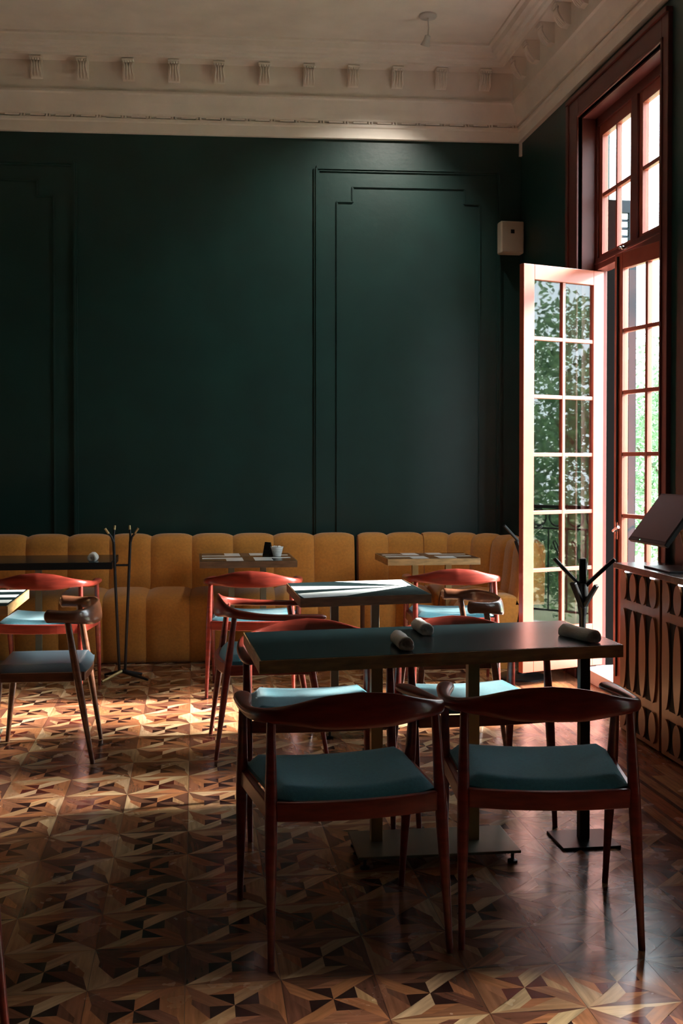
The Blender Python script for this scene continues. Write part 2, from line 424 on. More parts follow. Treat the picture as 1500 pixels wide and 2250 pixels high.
# ------------------------------------------------------------------ french windows
def leaf_frame(w, z0, z1, zb, rows, cols=2, st=.085, t=.021, mun=.024):
    # hinge at x=0, free edge at x=w, thickness along y; zb = bottom of the lowest pane
    mb = MB(); zt = z1-.095
    mb.box(0, st, -t, t, z0, z1); mb.box(w-st, w, -t, t, z0, z1)
    mb.box(st, w-st, -t, t, zt, z1)
    gl = MB(); gl.box(st-.004, w-st+.004, -.002, .002, zb-.004, zt+.004)
    for c in range(1, cols):
        x = st + (w-2*st)*c/cols; mb.box(x-mun/2, x+mun/2, -t*.8, t*.8, zb, zt)
    for r in range(1, rows):
        z = zb + (zt-zb)*r/rows; mb.box(st, w-st, -t*.75, t*.75, z-mun/2, z+mun/2)
    return mb, gl, zt
def door_leaf(name, w, z0, z1, loc, ang, zb=.37, handle=False, sgn=1, hinges=False):
    root = struct(D.objects.new(name, None)); COL.objects.link(root); root.location = loc; root.rotation_euler = (0, 0, ang)
    mb, gl, zt = leaf_frame(w, z0, z1, zb, 6)
    mb.box(.085, w-.085, -.021, .021, z0, z0+.11); mb.box(.085, w-.085, -.021, .021, zb-.06, zb)
    mb.box(.085, w-.085, -.010, .010, z0+.1, zb-.05); mb.box(.125, w-.125, -.016, .016, z0+.14, zb-.09)
    mb.build('leaf_frame', 'redpaint', root, bevel=.003)
    gl.build('glass', 'glass', root)
    if hinges:
        for z in (z0+.35, z0+1.28, z1-.24):
            MB().tube([(-.006, -.024, z), (-.006, -.024, z+.075)], .008, 10).build('hinge', 'china', root, smooth=True)
    if handle:
        h = MB(); zz = z0+.92
        h.box(w-.055, w-.030, sgn*.021-.002, sgn*.021+.006*sgn+.002, zz-.05, zz+.05)
        h.tube([(w-.042, sgn*.022, zz), (w-.042, sgn*.05, zz)], .006, 10)
        h.tube([(w-.042, sgn*.05, zz), (w-.07, sgn*.054, zz+.012), (w-.10, sgn*.05, zz+.025)], [.009, .007, .009], 10)
        h.build('handle', 'chrome', root, smooth=True)
        MB().tube([(w-.042, sgn*.027, z0+.05), (w-.042, sgn*.027, z1-.02)], .006, 8).build('espagnolette_rod', 'blackmetal', root, smooth=True)
    return root

def french_window(n, ya, yb, far_open=None, near_ajar=0, dn=1):
    # ya near, yb far.  frame plane at x = 2.63
    fx0, fx1 = 2.60, 2.67
    root = struct(D.objects.new('window_%d' % n, None)); COL.objects.link(root)
    cz = MB()     # interior casing with reveal
    cw = .125
    def casing(y0, y1, z0, z1): cz.box(WX-.028, WX+.0, y0, y1, z0, z1)
    cz.box(WX-.026, WX+.004, yb, yb+cw+.10, 0, 3.80); cz.box(WX-.026, WX+.004, ya-.085, ya, 0, 3.80)
    cz.box(WX-.026, WX+.004, ya, yb, HEAD, 3.80)
    cz.box(WX-.036, WX+.004, yb+cw+.055, yb+cw+.10, 0, 3.80); cz.box(WX-.040, WX+.004, ya-.085, yb+cw+.10, 3.80, 3.83)
    cz.box(WX-.034, WX+.004, yb, yb+.02, 0, HEAD+.02); cz.box(WX-.034, WX+.004, ya-.02, ya, 0, HEAD+.02); cz.box(WX-.034, WX+.004, ya-.02, yb+.02, HEAD, HEAD+.02)
    cz.build('casing', 'darkred', root, bevel=.004)
    rv = MB()
    rv.box(WX, fx0+.01, yb-.012, yb+.01, 0, HEAD); rv.box(WX, fx0+.01, ya-.01, ya+.012, 0, HEAD); rv.box(WX, fx0+.01, ya, yb, HEAD-.012, HEAD+.01)
    rv.build('reveal_lining', 'darkred', root)
    fr = MB()
    fr.box(fx0, fx1, yb-.045, yb, 0, HEAD); fr.box(fx0, fx1, ya, ya+.045, 0, HEAD); fr.box(fx0, fx1, ya, yb, 3.60, HEAD)
    fr.box(fx0-.01, fx1+.01, ya+.045, yb-.045, 2.664, 2.74)          # transom bar
    fr.box(fx0-.018, fx1, ya+.045, yb-.045, 2.70, 2.715)
    ym = (ya+yb)/2
    fr.box(fx0, fx1, ym-.045, ym+.045, 2.74, 3.60)
    fr.build('frame', 'darkred', root, bevel=.003)
    struct_sill = MB().box(WX, WX+.24, ya, yb, 0, .085).build('sill', 'stone', root, bevel=.004)
    # transom sashes
    for (a, b) in ((ya+.045, ym-.045), (ym+.045, yb-.045)):
        sm = MB(); g = MB(); s = .05
        x0, x1 = 2.615, 2.655
        sm.box(x0, x1, a, a+s, 2.74, 3.60); sm.box(x0, x1, b-s, b, 2.74, 3.60); sm.box(x0, x1, a+s, b-s, 3.53, 3.60); sm.box(x0, x1, a+s, b-s, 2.74, 2.765)
        sm.box(x0+.004, x1-.004, (a+b)/2-.012, (a+b)/2+.012, 2.765, 3.53); sm.box(x0+.005, x1-.005, a+s, b-s, 3.135, 3.16)
        g.box(2.633, 2.637, a+s-.003, b-s+.003, 2.76, 3.535)
        so = sm.build('transom_sash', 'redpaint', root, bevel=.002); g.build('glass', 'glass', so)
    MB().lathe([(0, 0), (.012, .002), (.014, .012), (.006, .02), (.01, .03), (0, .036)], 12, (0, 0, 0), 0, Matrix.Translation((fx0-.012, ym+.12, 2.72)) @ Matrix.Rotation(-PI/2, 4, 'Y')).build('catch', 'chrome', root, smooth=True)
    w = ym - ya - .045
    if far_open is not None:
        door_leaf('door_%d' % dn, w+.03, .096, 2.657, (2.632, yb-.047, 0), far_open, hinges=True)
    else:
        door_leaf('door_%d' % dn, w, .09, 2.657, (2.635, yb-.047, 0), -PI/2)
    door_leaf('door_%d' % (dn+1), w+.03, .09, 2.657, (2.635, ya+.047, 0), PI/2 + near_ajar, handle=True, sgn=1)
    return root
dopen = math.atan2(6.92-7.165, 2.02-2.632)
french_window(1, *WINS[0], far_open=dopen, near_ajar=R(11.0), dn=1)
french_window(2, *WINS[1], dn=3)
french_window(3, *WINS[2], dn=5)

# ------------------------------------------------------------------ dining chairs
def sweep_rail(st, n=5, sec=14, tiltf=None):
    half = catmull(st, n)
    full = half + [[-p[0]] + p[1:] for p in half[-2::-1]]
    mb = MB(); N = len(full); vs = []
    for i, p in enumerate(full):
        a = full[max(i-1, 0)]; b = full[min(i+1, N-1)]
        d = Vector((b[0]-a[0], b[1]-a[1], 0)).normalized(); nrm = Vector((-d.y, d.x, 0))
        lean = p[5] if len(p) > 5 else 0
        for k in range(sec):
            t = 2*PI*k/sec; c, s_ = math.cos(t), math.sin(t)
            cu = math.copysign(abs(c)**.8, c)*p[3]; cv = math.copysign(abs(s_)**.8, s_)*p[4]
            q = Vector((p[0], p[1], p[2])) + nrm*(cu - lean*cv) + Vector((0, 0, cv))
            vs.append(q)
    fs = [(i*sec+k, i*sec+(k+1) % sec, (i+1)*sec+(k+1) % sec, (i+1)*sec+k) for i in range(N-1) for k in range(sec)]
    fs += [tuple(range(sec))[::-1], tuple((N-1)*sec+k for k in range(sec))]
    mb.add(vs, fs); return mb
def leg_mb(top, foot, knee=.42, r=(.013, .0185, .010)):
    top, foot = Vector(top), Vector(foot); mb = MB(); pts = []; rr = []
    for k in range(11):
        t = k/10; p = foot.lerp(top, t); pts.append(p)
        z = p.z; zk = knee
        rr.append(r[2] + (r[1]-r[2])*smoothstep(min(1, z/zk)) if z < zk else r[1] + (r[0]-r[1])*smoothstep(min(1, (z-zk)/max(.01, top.z-zk))))
    mb.tube(pts, rr, 14); return mb
def cushion_mb(wb_, wf, yb, yf, z0, z1, saddle=.018, bow=.03, n=14):
    mb = MB(); vs = []; fs = []
    def pt(i, j):
        s = -1+2*i/n; t = j/n
        w = wb_ + (wf-wb_)*t
        y = yb + (yf-yb)*t
        y += -bow*(1-s*s)*(1-t) + bow*.5*(1-s*s)*t
        e = max(abs(s), abs(2*t-1)); r = max(0, (e-.80)/.20)
        z = z1 + saddle*(s*s-.5) - (z1-z0)*(r**3)*.92
        return (s*w*(1+.0*t), y, z)
    for j in range(n+1):
        for i in range(n+1): vs.append(pt(i, j))
    fs = [(j*(n+1)+i, j*(n+1)+i+1, (j+1)*(n+1)+i+1, (j+1)*(n+1)+i) for j in range(n) for i in range(n)]
    o = len(vs)
    ring = [i for i in range(n+1)] + [j*(n+1)+n for j in range(1, n+1)] + [n*(n+1)+i for i in range(n-1, -1, -1)] + [j*(n+1) for j in range(n-1, 0, -1)]
    for k in ring: x, y, z = vs[k]; vs.append((x*.985, y*.985, z0-.006))
    m = len(ring)
    fs += [(ring[k], ring[(k+1) % m], o+(k+1) % m, o+k) for k in range(m)] + [tuple(o+k for k in range(m))]
    mb.add(vs, fs); return mb
def curved_bar(x, y0, bow, z0, z1, th, n=12):
    mb = MB(); vs = []
    for k in range(n+1):
        s = -1+2*k/n; yy = y0 + bow*(1-s*s)
        for dy, z in ((-th/2, z0), (th/2, z0), (th/2, z1), (-th/2, z1)): vs.append((s*x, yy+dy, z))
    fs = [(k*4+a, k*4+(a+1) % 4, k*4+4+(a+1) % 4, k*4+4+a) for k in range(n) for a in range(4)] + [(0, 3, 2, 1), (n*4, n*4+1, n*4+2, n*4+3)]
    mb.add(vs, fs); return mb
def side_bar(sx, xb, yb, xf, yf, z0, z1, th):
    d = Vector((xf-xb, yf-yb, 0)).normalized(); nn = Vector((-d.y, d.x, 0))*th/2
    P = [Vector((xb, yb, 0))-nn, Vector((xf, yf, 0))-nn, Vector((xf, yf, 0))+nn, Vector((xb, yb, 0))+nn]
    return MB().prism([(p.x*sx, p.y) for p in P], z0, z1)

def arm_chair(label, loc, rz, group):
    t = thing('dining_chair', label, 'chair', loc, rz, group)
    st = [(.262, .225, .672, .010, .006, 0), (.266, .215, .672, .024, .0125, 0), (.274, .16, .674, .029, .014, 0), (.287, .05, .676, .021, .0145, 0), (.289, -.06, .680, .017, .016, 0),
          (.278, -.15, .688, .0155, .0195, .05), (.250, -.205, .695, .0145, .022, .1), (.195, -.245, .702, .012, .029, .14), (.10, -.272, .709, .0105, .046, .16), (0, -.280, .713, .0105, .051, .16)]
    sweep_rail(st).build('back_and_arm_rail', 'chair', t, smooth=True)
    for sx in (-1, 1):
        leg_mb((sx*.246, -.207, .686), (sx*.262, -.298, 0)).build('leg', 'chair', t, smooth=True)
        leg_mb((sx*.279, .115, .668), (sx*.272, .236, 0)).build('leg', 'chair', t, smooth=True)
    fr = curved_bar(.238, -.245, -.032, .402, .458, .022)
    b2 = curved_bar(.262, .178, .018, .395, .44, .022); fr.add(b2.v, b2.f)
    for sx in (-1, 1):
        b3 = side_bar(sx, .25, -.245, .272, .17, .398, .448, .022); fr.add(b3.v, b3.f)
    fr.build('seat_frame', 'chair', t, bevel=.004)
    cushion_mb(.236, .262, -.235, .185, .452, .487).build('seat_cushion', 'teal', t, smooth=True)
    return t
def horn_chair(label, loc, rz, group):
    t = thing('horn_armchair', label, 'chair', loc, rz, group)
    st = [(.290, -.030, .705, .014, .016, 0), (.291, -.036, .705, .024, .030, 0), (.291, -.07, .704, .024, .029, 0), (.286, -.13, .700, .019, .028, 0), (.262, -.185, .697, .014, .034, .1), (.20, -.222, .694, .012, .041, .15), (.10, -.240, .692, .011, .045, .16), (0, -.246, .692, .011, .047, .16)]
    sweep_rail(st).build('horn_back_rail', 'horn', t, smooth=True)
    for sx in (-1, 1):
        leg_mb((sx*.278, -.125, .685), (sx*.240, -.235, 0), .43, (.015, .0185, .011)).build('leg', 'horn', t, smooth=True)
        leg_mb((sx*.235, .19, .41), (sx*.246, .232, 0), .36, (.014, .018, .011)).build('leg', 'horn', t, smooth=True)
    fr = curved_bar(.24, -.19, -.012, .392, .435, .022)
    b2 = curved_bar(.235, .19, .01, .392, .435, .022); fr.add(b2.v, b2.f)
    for sx in (-1, 1):
        b3 = side_bar(sx, .243, -.185, .235, .185, .392, .435, .022); fr.add(b3.v, b3.f)
    fr.build('seat_frame', 'horn', t, bevel=.004)
    cushion_mb(.235, .232, -.205, .225, .43, .466, saddle=.006, bow=.01).build('seat_cushion', 'leather', t, smooth=True)
    return t
G1 = 'red-brown curved-back dining armchairs'
A0 = arm_chair('red-brown dining armchair with teal seat, left of the two nearest chairs', (.437, 3.47, 0), R(6), G1)
dup(A0, (1.068, 3.477, 0), R(-8), 'red-brown dining armchair with teal seat, right of the two nearest chairs, beside the patterned sideboard', G1)
dup(A0, (.47, 4.475, 0), R(181), 'armchair pushed under the far side of the large dark table, farther from the sideboard', G1)
dup(A0, (1.105, 4.49, 0), R(183), 'dining armchair pushed under the far side of the large dark table, nearest the coat stand', G1)
dup(A0, (.385, 5.70, 0), R(-88), 'red dining armchair seen side-on at the left end of the central striped table', G1)
dup(A0, (-.90, 7.155, 0), R(-6), 'red dining armchair with bright teal seat at the dark table beside the two-pole coat stand', G1)
dup(A0, (.362, 7.13, 0), R(-7), 'red dining armchair with pale blue seat at the banquette table carrying the white bowl', G1)
dup(A0, (1.625, 7.12, 0), R(-6), 'red dining armchair with sunlit white-looking seat nearest the open glass door', G1)
dup(A0, (-.862, 2.90, 0), R(45), 'dining armchair of which only one reddish leg shows at the bottom left edge', G1)
G2 = 'dark walnut horn-armed chairs'
B0 = horn_chair('dark walnut short-armed chair with grey leather seat at the striped table on the far left', (-.715, 5.675, 0), R(90), G2)
dup(B0, (1.30, 5.745, 0), R(90), 'dark walnut short-armed chair at the right end of the central striped table', G2)

# ------------------------------------------------------------------ tables
def table(label, corners, edge, top_mat, inlays, posts, plate, feet=True, group='restaurant tables', th=.046, small=None, postmat='brass', platemat='olive', zt=.75):
    cx = sum(p[0] for p in corners)/4; cy = sum(p[1] for p in corners)/4
    t = thing('dining_table', label, 'table', (cx, cy, 0), 0, group)
    L = [(x-cx, y-cy) for x, y in corners]
    tm = MB(); tm.prism(L, zt-th, zt-.0015, 0)
    ins = [(x*(1-.006/abs(x)) if abs(x) > .01 else x, y*(1-.006/abs(y)) if abs(y) > .01 else y) for x, y in L]
    tm.prism(ins, zt-.004, zt, 1)
    def uv(a, b):
        p = [(1-a)*(1-b), a*(1-b), a*b, (1-a)*b]
        return (sum(w*q[0] for w, q in zip(p, ins)), sum(w*q[1] for w, q in zip(p, ins)))
    for poly, mi in inlays: tm.prism([uv(*q) for q in poly], zt-.002, zt+.0004*(1+mi*.1), mi)
    tm.build('tabletop', [edge, top_mat, 'white_inlay', 'walnutedge'], t)
    for (px, py) in posts:
        MB().box(px-cx-.021, px-cx+.021, py-cy-.021, py-cy+.021, .045, zt-th).build('post', postmat, t, bevel=.002)
    x0, x1, y0, y1 = plate
    pl = MB().box(x0-cx, x1-cx, y0-cy, y1-cy, .038, .048).build('base_plate', platemat, t, bevel=.002)
    for a in (x0+.025, x1-.025):
        for b in (y0+.025, y1-.025):
            MB().lathe([(.018, 0), (.018, .008), (.006, .012), (.006, .038)], 12, (a-cx, b-cy, 0)).build('levelling_foot', 'blackmetal', pl, smooth=True)
    if small:
        sx, sy = small
        MB().box(sx-cx-.019, sx-cx+.019, sy-cy-.019, sy-cy+.019, .010, zt-th).build('end_post', 'blackmetal', t, bevel=.002)
        MB().box(sx-cx-.11, sx-cx+.11, sy-cy-.10, sy-cy+.10, 0, .010).build('end_base_plate', 'blackmetal', t, bevel=.002)
    return t
# large dark table in front
table('large dark-topped table with oak edge in the foreground carrying three napkin rolls', [(.214, 3.828), (1.557, 3.996), (1.547, 4.643), (.188, 4.478)], 'oaktrim', 'blacktop', [],
      [(.65, 4.06), (1.0, 4.03)], (.56, 1.14, 3.88, 4.165), small=(1.44, 4.09))
W_ = 2
# central table: white rays running to the right end
rays = [([(0, .60), (0, .86), (.93, .54), (.93, .50)], W_), ([(0, .12), (0, .40), (.93, .50), (.93, .46)], W_), ([(.42, 1), (1, 1), (1, .52), (.93, .54)], W_)]
rays = [([(.0, .56), (.97, .56), (0, .80)], W_), ([(.0, .04), (.42, .10), (.97, .53), (0, .34)], W_), ([(.38, 1), (1, 1), (1, .57), (.97, .565)], W_)]
rays = [([(0, .48), (0, .76), (.93, .56), (.93, .55)], W_), ([(.02, 0), (.35, .06), (.93, .53), (.93, .545), (0, .27)], W_), ([(.40, 1), (.985, 1), (.975, .57), (.93, .565)], W_)]
table('small square table in the room centre with white rays on a dark top', [(.512, 5.559), (1.19, 5.659), (1.18, 6.38), (.502, 6.274)], 'walnutedge', 'blacktop', rays,
      [(.73, 5.96), (.95, 5.98)], (.66, 1.045, 5.76, 6.17), postmat='olive')
def maze():
    P = []
    P.append(([(0, .56), (.42, .56), (.42, .72), (0, .72)], W_)); P.append(([(0, .18), (.22, .18), (.22, .34), (0, .34)], W_))
    P = [([(.02, .60), (.44, .60), (.44, .70), (.02, .70)], W_), ([(.02, .28), (.45, .28), (.45, .42), (.02, .42)], W_), ([(.27, .02), (.45, .02), (.45, .30), (.27, .30)], W_), ([(.27, .70), (.44, .70), (.44, .98), (.27, .98)], W_),
         ([(.55, .66), (.97, .66), (.97, .76), (.55, .76)], W_), ([(.57, .32), (.97, .32), (.97, .44), (.57, .44)], W_), ([(.57, .04), (.76, .04), (.76, .33), (.57, .33)], W_), ([(.55, .76), (.72, .76), (.72, .98), (.55, .98)], W_),
         ([(.02, .76), (.25, .76), (.25, .98), (.02, .98)], 3), ([(.455, .55), (.54, .55), (.54, .98), (.455, .98)], 3)]
    return P
table('small banquette table with white blocks on its top, carrying the white bowl', [(.03, 7.70), (.69, 7.70), (.685, 8.36), (.03, 8.39)], 'walnutedge', 'blacktop', maze(), [(.25, 7.93), (.47, 7.93)], (.13, .59, 7.78, 8.03), postmat='olive')
table('small banquette table with white blocks on its top, nearest the open glass door', [(1.32, 7.74), (1.975, 7.74), (1.97, 8.23), (1.31, 8.25)], 'oaktrim', 'blacktop', maze(), [(1.54, 7.90), (1.78, 7.90)], (1.42, 1.88, 7.76, 7.97))
table('long black table at the left end of the banquette carrying one napkin roll', [(-1.95, 7.72), (-.55, 7.71), (-.55, 8.36), (-1.95, 8.38)], 'black', 'blacktop', [], [(-1.5, 7.96), (-1.06, 7.96)], (-1.6, -.92, 7.83, 8.08), postmat='olive')
table('table with white stripes at the far left edge of the view', [(-1.54, 5.44), (-.865, 5.44), (-.865, 6.13), (-1.54, 6.13)], 'oaktrim', 'blacktop',
      [([(0, .86), (.985, .86), (.985, .985), (0, .985)], W_), ([(0, .50), (.985, .50), (.985, .66), (0, .66)], W_), ([(0, .16), (.985, .16), (.985, .34), (0, .34)], W_)], [(-1.3, 5.8), (-1.08, 5.8)], (-1.42, -.98, 5.6, 6.0))

# ------------------------------------------------------------------ banquette
def banq_profile():
    back = [(.06, .44), (.05, .80), (.06, .845), (.10, .868), (.16, .866), (.20, .84), (.215, .79), (.225, .70), (.235, .60), (.25, .50), (.262, .44)]
    seat = [(.235, .43), (.255, .487), (.32, .492), (.45, .485), (.56, .475), (.61, .455), (.64, .42), (.648, .36), (.642, .25), (.63, .12), (.615, .03), (.60, .0), (.3, .0)]
    return back, seat
def path_point(s):
    # s runs along the back wall from the corner side outwards (left); negative s turns down the window wall
    if s >= 0:
        p = BW(.78+s, 0); return Vector((p.x, p.y, 0)), Vector((-math.sin(WA), -math.cos(WA), 0))
    Rr = .74; c = BW(.78, .74); arc = Rr*PI/2
    if -s <= arc:
        a = (-s)/Rr; d = Vector((math.sin(a), math.cos(a), 0))
        return Vector((c.x, c.y, 0)) + d*Rr, -d
    e = Vector((c.x+Rr, c.y, 0)); return e + Vector((0, -1, 0))*(-s-arc), Vector((-1, 0, 0))
def channel(s0, s1, prof, depth=.022, n=10, endcap=True):
    mb = MB(); vs = []; m = len(prof)
    for i in range(n+1):
        t = i/n; s = s0 + (s1-s0)*t; P, N = path_point(s); e = abs(2*t-1)
        off = depth*(1-e**4) - .004
        for k, (v, z) in enumerate(prof):
            a = prof[max(k-1, 0)]; b = prof[min(k+1, m-1)]
            tx, tz = b[0]-a[0], b[1]-a[1]; L = math.hypot(tx, tz); nx, nz = -tz/L, tx/L
            # pick outward direction: away from the body
            cx_, cz_ = (.12, .62) if prof is BK else (.42, .2)
            if nx*(v-cx_)+nz*(z-cz_) < 0: nx, nz = -nx, -nz
            o = off if 0 < k < m-1 else 0
            q = P + N*(v+nx*o); vs.append((q.x, q.y, max(0.001, z+nz*o)))
    fs = [(i*m+k, i*m+k+1, (i+1)*m+k+1, (i+1)*m+k) for i in range(n) for k in range(m-1)] + [(i*m, (i+1)*m, (i+1)*m+m-1, i*m+m-1) for i in range(n)]
    fs += [tuple(range(m))[::-1], tuple(n*m+k for k in range(m))]
    mb.add(vs, fs); return mb
BK, ST = banq_profile()
def banquette(label, seams, loc):
    t = thing('banquette', label, 'bench', loc, 0, 'mustard channelled banquettes')
    lo = Vector(loc)
    for a, b in zip(seams[:-1], seams[1:]):
        for nm, pr in (('back_channel', BK), ('seat_channel', ST)):
            mb = channel(a+.0006, b-.0006, pr); mb.v = [(x-lo.x, y-lo.y, z) for x, y, z in mb.v]
            mb.build(nm, 'mustard', t, smooth=True)
    return t
def sX(x): return uX(x) - .78
p = BW(uX(-.6), .3)
banquette('long straight mustard channelled banquette along the green back wall, left of the gap', [sX(1.195 - .302*k) for k in range(0, 15)], (p.x, p.y, 0))
p = BW(.9, .3)
banquette('curved mustard corner banquette behind the open glass door', [sX(1.225), sX(1.45), 0.0 + sX(1.72), -.26, -.52, -.78, -1.04, -1.27, -1.49][::-1], (p.x, p.y, 0))

# ------------------------------------------------------------------ sideboard (patterned bar)
def sideboard():
    y0, y1 = 3.05, 5.83; x0 = 2.235; zt = .884
    t = thing('sideboard', 'low sideboard with cut-out ellipse pattern along the window wall, carrying the monitor', 'sideboard', (x0+.12, (y0+y1)/2, 0))
    ox, oy = x0+.12, (y0+y1)/2
    MB().box(x0+.02-ox, WX-.045-ox, y0+.02-oy, y1-.02-oy, 0, zt-.03).build('body', 'barblack', t)
    MB().box(x0-.02-ox, WX-.042-ox, y0-oy, y1-oy, zt-.03, zt).build('counter_top', 'bartop', t, bevel=.003)
    # doors: orange face with hourglass recesses and raised ellipses between
    nd = 5; dw = (y1-y0-.06)/nd
    for d in range(nd):
        a = y0+.03 + d*dw + .012; b = a + dw - .03
        dr = MB()
        dr.box(x0-ox, x0+.02-ox, a-oy, b-oy, .012, zt-.032, 0)
        n = 4; cw_ = (b-a)/n
        rows = [(.035, .19), (.235, .655), (.70, .845)]
        for ri, (za, zb) in enumerate(rows):
            zc = (za+zb)/2; hh = (zb-za)/2
            for k in range(n):
                cyy = a + cw_*(k+.5)
                # recess (hourglass): black inlay plate bounded by the neighbouring ellipses
                if k < n-1 or True:
                    hm = cyy + cw_*.5
                    if k < n-1:
                        poly = [(hm-cw_*.30-oy, za), (hm+cw_*.30-oy, za), (hm+cw_*.30-oy, zb), (hm-cw_*.30-oy, zb)]
                        vs = [(x0-.0012-ox, p[0], p[1]) for p in poly]; dr.add(vs, [(0, 1, 2, 3)], 1)
                el = []
                N = 28
                for q in range(N):
                    th = 2*PI*q/N; el.append((cyy - oy + cw_*.34*math.cos(th), zc + (hh*1.0)*math.sin(th)))
                vs = [(x0-.010-ox, p[0], p[1]) for p in el] + [(x0-.001-ox, p[0], p[1]) for p in el]
                dr.add(vs, [tuple(range(N))] + [(q, (q+1) % N, N+(q+1) % N, N+q) for q in range(N)], 0)
        dr.build('door', ['bar', 'barblack'], t)
    for k in range(9):
        y = y1-.16-k*.33
        MB().lathe([(.016, 0), (.016, -.006), (.012, -.009)], 14, (x0-.004-ox, y-oy, zt-.031)).build('counter_light', 'led', t)
    return t
sideboard()
def monitor():
    loc = (2.36, 5.38, .884)
    t = thing('monitor', 'tilted dark touch-screen monitor standing on the sideboard', 'monitor', loc)
    w = .46
    # screen panel: bottom edge towards the room, leaning back towards the window
    mx = Matrix.Translation((-.055, 0, .25)) @ Matrix.Rotation(R(37), 4, 'Y') 
    MB().box(-.012, .012, -w/2, w/2, -.148, .148, 0, mx).build('screen_housing', 'black', t, bevel=.004)
    s = MB(); s.box(-.0135, -.012, -w/2+.012, w/2-.012, -.128, .136, 0, mx); s.build('screen', 'screen', t)
    MB().lathe([(0, 0), (.003, 0)], 8, (0, 0, 0), 0, mx @ Matrix.Translation((-.0145, .08, -.139)) @ Matrix.Rotation(PI/2, 4, 'Y')).build('power_light', emit('green_power_light', (.4, 1, .6), 3), t)
    MB().tube([(.02, -.08, .008), (.03, -.08, .09), (.0, -.08, .20)], [.016, .014, .014], 12).build('stand_neck', 'oaktrim', t, smooth=True)
    MB().box(-.10, .09, -.17, .15, 0, .010).build('stand_foot', 'blackmetal', t, bevel=.003)
monitor()

# ------------------------------------------------------------------ coat stands
def bar_(mb, a, b, w=.012): mb.tube([a, b], w, 8)
def two_pole_stand():
    t = thing('coat_stand', 'low black two-pole coat stand between the dark table and the banquette', 'coat stand', (-.475, 7.55, 0))
    for sx, tx in ((-1, -.052), (1, .055)):
        MB().tube([(sx*.018, 0, .045), (tx, 0, .90)], .0095, 10).build('pole', 'blackmetal', t, smooth=True)
        h = MB(); h.tube([(tx, 0, .89), (tx+sx*.012, -.01, .93), (tx+sx*.052, -.02, .985)], [.008, .0075, .006], 8)
        h.build('hook', 'blackmetal', t, smooth=True)
        h = MB(); h.tube([(tx, 0, .89), (tx, .01, .94), (tx-sx*.006, .03, 1.0)], [.008, .0075, .006], 8)
        h.build('hook', 'blackmetal', t, smooth=True)
        MB().tube([(tx+sx*.030, -.0155, .953), (tx+sx*.053, -.0202, .987)], .0078, 8).build('hook_tip', 'brass', t, smooth=True)
        MB().tube([(tx-sx*.004, .021, .975), (tx-sx*.006, .0305, 1.003)], .0078, 8).build('hook_tip', 'brass', t, smooth=True)
    MB().tube([(-.044, 0, .745), (.046, 0, .745)], .007, 8).build('crossbar', 'blackmetal', t, smooth=True)
    for (fx, fy) in ((-.12, -.13), (.17, -.10), (.12, .12), (-.12, .12)):
        m = 'brass' if fx < 0 and fy < 0 else 'blackmetal'
        MB().tube([(0, 0, .05), (fx, fy, .008)], [.014, .008], 8).build('foot', m, t, smooth=True)
two_pole_stand()
def pronged_stand(loc, rz, label, round_base, s=1.0):
    t = thing('coat_stand', label, 'coat stand', loc, rz)
    MB().tube([(0, 0, .01), (0, 0, .80)], [.012, .015], 10).build('pole', 'blackmetal', t, smooth=True)
    hub = MB(); hub.tube([(0, 0, .76), (0, 0, .84), (0, 0, .90)], [.016, .027, .020], 10); hub.build('hub', 'blackmetal', t, smooth=True)
    def flat(p, q, w, th):
        p, q = Vector(p), Vector(q); d = (q-p); L = d.length; d.normalize()
        mx = Matrix.Translation(p) @ d.to_track_quat('Z', 'Y').to_matrix().to_4x4()
        return MB().box(-w/2, w/2, -th/2, th/2, 0, L, 0, mx)
    for p, q, w in (((0, 0, .84), (0, .0, 1.005), .030), ((-.01, 0, .885), (-.125, -.015, 1.005), .026), ((.01, 0, .885), (.135, -.01, 1.003), .026),
                    ((0, -.01, .79), (-.052, -.05, .905), .030), ((0, -.01, .79), (.050, -.05, .895), .028), ((0, .01, .84), (.03, .1, .98), .024)):
        flat(p, q, w, .016).build('prong', 'blackmetal', t, bevel=.004)
    if round_base:
        MB().lathe([(.165, 0), (.165, .010), (.15, .018), (.03, .026), (.015, .05)], 32).build('base', 'blackmetal', t, smooth=True)
    else:
        MB().lathe([(.13, 0), (.13, .008), (.02, .014)], 28).build('base', 'blackmetal', t, smooth=True)
pronged_stand((1.655, 4.72, 0), R(-8), 'black pronged coat stand just behind the right end of the large dark table', False)
pronged_stand((2.13, 7.26, 0), R(0), 'black pronged coat stand mostly hidden behind the open glass door', True)

